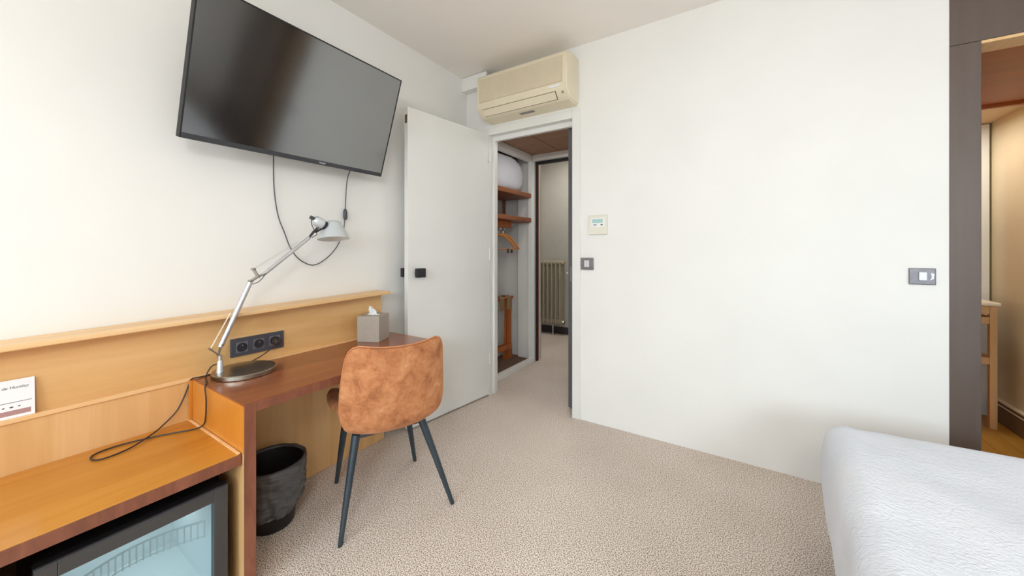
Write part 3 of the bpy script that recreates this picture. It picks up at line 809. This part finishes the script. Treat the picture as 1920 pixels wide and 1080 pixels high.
# seat pad with raised sides
bm = new(); N = 16; G = []
for j in range(N + 1):
    v = j / N; row = []
    y0_ = -.205; 
    hw = .205 + .03 * math.sin(PI * min(1, v * .9))
    cf = max(0, (v - .84) / .16); hw *= math.sqrt(max(0.0, 1 - (cf * .62) ** 2))
    for i in range(N + 1):
        u = -1 + 2 * i / N
        y = y0_ + .45 * v + .085 * abs(u) ** 2.2 * (1 - v)
        z = .462 + .055 * abs(u) ** 3.0 * (1 - .35 * v) + .012 * v - .03 * cf ** 2
        row.append(bm.verts.new((XO + u * hw * (1 - .1 * (1 - v) ** 3), y, z)))
    G.append(row)
for a, b in zip(G, G[1:]):
    for i in range(N): bm.faces.new((a[i], a[i + 1], b[i + 1], b[i]))
o = obj('seat', bm, 'suede', chr_, True, local=True, angle=180)
md = o.modifiers.new('thickness', 'SOLIDIFY'); md.thickness = .045; md.offset = -1
md2 = o.modifiers.new('smooth', 'SUBSURF'); md2.levels = 1; md2.render_levels = 2
# frame and legs
Tc = Vector((-1.477, 1.178, 0)); Rt = Vector((.422, .907, 0)); Fw = Vector((-.907, .422, 0))
feet = []
for wx, wy in ((-1.382, .869), (-1.169, 1.301), (-1.773, 1.095), (-1.583, 1.448)):
    d = Vector((wx, wy, 0)) - Tc; feet.append((d.dot(Rt), d.dot(Fw)))
tops = [(-.165, -.125), (.125, -.125), (-.165, .135), (.125, .135)]
for (fx, fy), (tx, ty) in zip(feet, tops):
    lg = obj('leg', tube([(fx, fy, .002), (fx * .5 + tx * .5, fy * .5 + ty * .5, .2), (tx, ty, .39)], [.0095, .0145, .018], 16), 'leg', chr_, True, local=True)
    obj('leg_tip', lathe([(0, 0), (.009, 0), (.009, .006), (0, .006)], (fx, fy, 0), 14), 'tv_back', lg, True, local=True)
bm = new()
for a, b in ((0, 1), (2, 3), (0, 2), (1, 3)):
    add_tube(bm, [(tops[a][0], tops[a][1], .382), (tops[b][0], tops[b][1], .382)], .011, 8)
obj('under_frame', bm, 'leg', chr_, True, local=True)

# ------------------------------------------------------------------ waste bin
BC = (-1.75, .785)
wb = thing('waste_bin', 'round black waste bin lined with a bin bag under the desk', 'bin', (BC[0], BC[1], 0))
obj('bucket', lathe([(0, 0.001), (.078, .001), (.082, .006), (.120, .27), (.116, .27), (.078, .01), (0, .008)], (BC[0], BC[1], 0), 40), 'bin', wb, True)
bm = new(); seg = 84; rows = []
pr = [(.088, .06), (.110, .16), (.117, .255), (.120, .278), (.126, .282), (.130, .272)] + [(.131 - .010 * k / 14, .262 - .165 * k / 14) for k in range(15)]
for j, (r, zz) in enumerate(pr):
    row = []
    for k in range(seg):
        a = 2 * PI * k / seg
        ca, sa = math.cos(a), math.sin(a)
        f = max(0, (j - 6) / 14)
        q = noise.noise(Vector((ca * 2.2, sa * 2.2, zz * 9 + j * .05)))
        q2 = noise.noise(Vector((ca * 5, sa * 5, zz * 38 + 3 * q)))
        q3 = noise.noise(Vector((ca * 11, sa * 11, zz * 20)))
        amp = .004 if j < 3 else (.002 if j < 6 else .004 + .006 * f)
        rr = r + amp * q + amp * 1.1 * q2 + amp * .5 * q3
        row.append(bm.verts.new((BC[0] + rr * ca, BC[1] + rr * sa, zz + (.03 * f * (q + .9 * sa) if j > 5 else .004 * q))))
    rows.append(row)
for a, b in zip(rows, rows[1:]):
    for k in range(seg): bm.faces.new((a[k], a[(k + 1) % seg], b[(k + 1) % seg], b[k]))
obj('bin_bag', bm, 'bag', wb, True, label='crumpled shiny black bag folded over the rim', angle=180)

# ------------------------------------------------------------------ bed
bd = thing('bed', 'bed with a white crinkled duvet at the right', 'bed', (1.2, 1.0, 0))
BZ, BY1, BY0, BXR = .552, 1.87, .15, 2.15


def bed_left(y): return .243 - .06 * (BY1 - y)


bm = new()
NXB, NYB = 60, 60
def bed_pt(s, t):
    """s: 0..1 across from left skirt to right; t: 0..1 from far skirt to near skirt"""
    def prof(q, L, drop, r):
        # arc-length style: skirt up, rounded edge, then flat; returns (inset, z)
        sk = drop - r
        a = q * (drop + L)
        if a < sk: return (-.006 * math.sin(a / sk * PI * .8) , BZ - drop + a)
        a -= sk
        if a < r * PI / 2:
            th = a / r; return (r * (1 - math.cos(th)), BZ - r + r * math.sin(th))
        return (r + a - r * PI / 2, BZ)
    return prof
LS = .27; RR = .085
pf = bed_pt(0, 0)
for i in range(NXB + 1):
    for j in range(NYB + 1): pass
gx = [0, .06, .12, .18, .215] + [.215 + .30 * k / 10 for k in range(1, 11)] + [.515 + 1.9 * (k / 34) for k in range(1, 35)]
gy = [0, .06, .12, .18, .215] + [.215 + .30 * k / 10 for k in range(1, 11)] + [.515 + 1.5 * (k / 34) for k in range(1, 35)]
def edge_fn(a, drop, r):
    sk = drop - r
    if a < sk: return (.012 * (a / sk - 1) ** 2 * 0 - .008 * math.sin(a / sk * PI), -drop + a)
    a -= sk
    if a < r * PI / 2: return (r * (1 - math.cos(a / r)), -r + r * math.sin(a / r))
    return (r + a - r * PI / 2, 0.0)
G = []
for b in gy:
    row = []
    iy, zy = edge_fn(b, LS, RR)
    for a in gx:
        ix, zx = edge_fn(a, LS, RR)
        y = BY1 - iy
        # rounded plan corner
        z = BZ + zx + zy
        if zx < 0 and zy < 0:
            z = BZ + min(zx, zy) - .35 * RR * min(1, -max(zx, zy) / RR) * (1 if min(zx, zy) > -RR else .4)
            k = min(1, -max(zx, zy) / LS)
            y -= .05 * k ** .7; ix += .04 * k ** .7
        x = bed_left(y) + ix
        p = Vector((x, y, z))
        n1 = noise.noise(p * 3.1); n2 = noise.noise(p * 11)
        top = 1 if (zx > -.02 and zy > -.02) else .4
        z += (.012 * n1 + .004 * n2) * top - .015 * math.exp(-((ix) ** 2) / .02) * (1 if zx == 0 else 0)
        if zx < -.05: x += .008 * noise.noise(Vector((0, y * 7, z * 2)))
        row.append(bm.verts.new((min(x, BXR), y, z)))
    G.append(row)
for a, b in zip(G, G[1:]):
    for i in range(len(gx) - 1): bm.faces.new((a[i], a[i + 1], b[i + 1], b[i]))
dv_ = obj('duvet', bm, 'duvet', bd, True, angle=180)
md = dv_.modifiers.new('smooth', 'SUBSURF'); md.levels = 1; md.render_levels = 2
obj('mattress', box(.33, 2.1, .12, 1.80, .27, .52, .03), 'fridge_white', bd)
obj('bed_base', box(.29, 2.12, .12, 1.82, .04, .27, .01), 'bed_base', bd)
for xx in (.36, 2.05):
    for yy in (.2, 1.74): obj('foot', box(xx - .025, xx + .025, yy - .025, yy + .025, 0, .04), 'tv_back', bd)
obj('headboard', box(2.155, RW - .002, .1, 1.9, .05, 1.0, .01), 'paper', bd)
for yy in (.25, 1.05):
    bm = box(1.62, 2.13, yy, yy + .68, .553, .70, .06, seg=4)
    obj('pillow', bm, 'duvet', bd, True)

# ------------------------------------------------------------------ closet contents
sh_label = ('upper brown closet shelf carrying the white duvet', 'lower brown closet shelf above the hanging rail')
for k, zz in enumerate((1.764, 1.506)):
    s = thing('closet_shelf', sh_label[k], 'shelf', (-2.1, 3.0, zz), group='closet shelves')
    obj('board', box(CXB + .001, -1.925, HY0 + .001, 3.424, zz - .022, zz + .022, .003), 'shelf_wood', s)
    if k == 0:
        obj('support_post', box(-2.27, -2.25, 3.34, 3.375, 1.53, zz - .023, .002), 'shelf_wood', s)
rl = thing('hanging_rail', 'brown wooden hanging rail under the lower closet shelf', 'rail', (-2.05, 3.0, 1.44))
obj('rail', box(-2.07, -2.02, HY0 + .005, 3.14, 1.415, 1.484, .004), 'rack_wood', rl)
obj('rail_end', lathe([(0, 0), (.012, 0), (.012, .014), (0, .014)], (-2.045, 3.14, 1.44), 14, axis_to((0, 1, 0))), 'chrome', rl, True)
obj('bracket', box(-2.075, -2.015, 2.86, 2.90, 1.372, 1.4145, .003), 'outlet_dark', rl)


def hanger(y, rot, label):
    t = thing('coat_hanger', label, 'hanger', (-2.045, y, 1.345), group='wooden hangers on the closet rail', rotz=rot)
    bm = new()
    for sg in (-1, 1):
        pts = smooth_path([(sg * .0, 0, 0), (sg * .05, 0, -.012), (sg * .12, 0, -.065), (sg * .19, 0, -.145)], 5)
        add_tube(bm, pts, [.014 - .004 * i / len(pts) for i in range(len(pts))], 8)
    obj('shoulder', bm, 'hanger_wood', t, True, local=True)
    obj('bar', tube([(-.17, 0, -.145), (.17, 0, -.145)], .005, 8), 'hanger_wood', t, True, local=True)
    obj('hook', tube(smooth_path([(0, 0, 0), (0, 0, .035), (.018, 0, .05), (0, 0, .068), (-.016, 0, .055)]), .002, 6), 'chrome', t, True, local=True)
    for xx in (-.1, .1):
        obj('clip', box(xx - .01, xx + .01, -.006, .006, -.185, -.14, .002), 'brass_clip', t, local=True)


hanger(2.955, math.radians(62), 'nearer wooden coat hanger with trouser clips on the closet rail')
hanger(3.025, math.radians(66), 'farther wooden coat hanger with trouser clips on the closet rail')

# duvet bag on the top shelf
pl = thing('spare_duvet', 'folded white crinkled duvet bulging on the upper closet shelf', 'duvet', (-2.12, 3.0, 1.786))
bm = new(); bmesh.ops.create_icosphere(bm, subdivisions=4, radius=1)
for v in bm.verts:
    c = v.co
    q = Vector((math.copysign(abs(c.x) ** .6, c.x), math.copysign(abs(c.y) ** .62, c.y), math.copysign(abs(c.z) ** .8, c.z)))
    n1 = noise.noise(q * 2.5) * .06 + noise.noise(q * 7) * .03
    q *= 1 + n1
    v.co = Vector((-2.12 + q.x * .165, 2.985 + q.y * .385, 1.96 + q.z * .2))
    if v.co.z < 1.787: v.co.z = 1.787
    v.co.x = max(v.co.x, CXB + .004); v.co.y = min(max(v.co.y, HY0 + .01), 3.40); v.co.z = min(v.co.z, 2.125)
obj('cover', bm, 'duvet', pl, True, angle=180)

# folded luggage rack
lr = thing('luggage_rack', 'folded orange beech luggage rack with khaki straps in the closet', 'luggage rack', (-2.2, 3.2, .018))
Z0 = .0185
for k, yy in enumerate((3.32, 2.72)):
    for q, xx in enumerate((-2.215, -2.18)):
        bm = new()
        a, b = .030, .017
        add_prism(bm, [(yy - .055, Z0), (yy + .045, Z0), (yy + .02, .22), (yy + .018, .45), (yy + .035, .66), (yy - .02, .66), (yy - .022, .45), (yy - .03, .22)], Matrix(((0, 0, 1, xx), (1, 0, 0, 0), (0, 1, 0, 0), (0, 0, 0, 1))), .028)
        obj('leg', bm, 'rack_wood', lr)
obj('cross_bar', box(-2.235, -2.216, 2.70, 3.33, .115, .165, .004), 'rack_wood', lr)
obj('cross_bar', box(-2.151, -2.135, 2.70, 3.33, .135, .185, .004), 'rack_wood', lr)
for xx in (-2.225, -2.17):
    obj('top_bar', tube([(xx, 2.68, .675), (xx, 3.385, .675)], .017, 12), 'rack_wood', lr, True)
for yy in (2.80, 2.96, 3.12, 3.25):
    bm = new()
    for j in range(1): pass
    pts = [(-2.238, .58), (-2.245, .675), (-2.225, .697), (-2.17, .697), (-2.15, .675), (-2.152, .555), (-2.148, .555), (-2.145, .677), (-2.168, .701), (-2.227, .701), (-2.249, .677), (-2.242, .58)]
    add_prism(bm, pts, Matrix(((1, 0, 0, 0), (0, 0, 1, yy), (0, 1, 0, 0), (0, 0, 0, 1))), .075)
    obj('strap', bm, 'strap', lr)

# ------------------------------------------------------------------ corridor radiator
ra = thing('radiator', 'tall greige column radiator on the corridor wall', 'radiator', (-2.3, 4.64, 0))
for k in range(7):
    xx = -2.545 + k * .064
    bm = new()
    for yy in (4.585, 4.635, 4.685):
        add_tube(bm, smooth_path([(xx, 4.635, .16), (xx, yy, .185), (xx, yy, .24), (xx, yy, .95), (xx, yy, 1.0), (xx, 4.635, 1.03)], 4), .015, 10)
    for zz in (.185, 1.005):
        add_lathe(bm, [(0, -.032), (.03, -.032), (.034, -.02), (.034, .02), (.03, .032), (0, .032)], (xx, 4.635, zz), 16, axis_to((1, 0, 0)))
    obj('column_section', bm, 'radiator', ra, True)
obj('end_plug', lathe([(0, 0), (.03, 0), (.026, .012), (.012, .018), (0, .018)], (-2.545 + 6 * .064 + .032, 4.635, .185), 16, axis_to((1, 0, 0))), 'steel', ra, True)
obj('end_plug', lathe([(0, 0), (.03, 0), (.026, .012), (.012, .018), (0, .018)], (-2.545 + 6 * .064 + .032, 4.635, 1.005), 16, axis_to((1, 0, 0))), 'radiator', ra, True)
for xx in (-2.48, -2.29):
    obj('foot', tube([(xx, 4.635, .16), (xx, 4.635, .06), (xx, 4.635, .0)], [.012, .01, .02], 10), 'chrome', ra, True)
obj('valve', tube([(-2.575, 4.635, .185), (-2.61, 4.635, .185), (-2.61, 4.635, 0)], .012, 10), 'steel', ra, True)

# ------------------------------------------------------------------ bathroom console table
ct = thing('console_table', 'light oak slatted console with a cream top in the bathroom', 'console table', (1.15, 3.85, 0))
obj('top', box(.86, 1.405, 3.74, 4.05, .822, .846, .008), 'table_top', ct, label='cream rounded top')
for xx in (.88, 1.362):
    for yy in (3.765, 4.0):
        obj('leg', box(xx, xx + .034, yy, yy + .034, .0025, .822, .003), 'table_wood', ct)
obj('apron', box(.914, 1.362, 3.768, 3.79, .765, .822, .002), 'table_wood', ct)
obj('apron', box(1.37, 1.392, 3.80, 4.0, .765, .822, .002), 'table_wood', ct)
for zz in (.70, .43):
    obj('shelf_rail', box(.914, 1.362, 3.77, 3.79, zz, zz + .045, .002), 'table_wood', ct)
    obj('shelf_rail', box(.914, 1.362, 4.0, 4.02, zz, zz + .045, .002), 'table_wood', ct)
    obj('shelf_rail', box(1.37, 1.39, 3.80, 4.0, zz, zz + .045, .002), 'table_wood', ct)
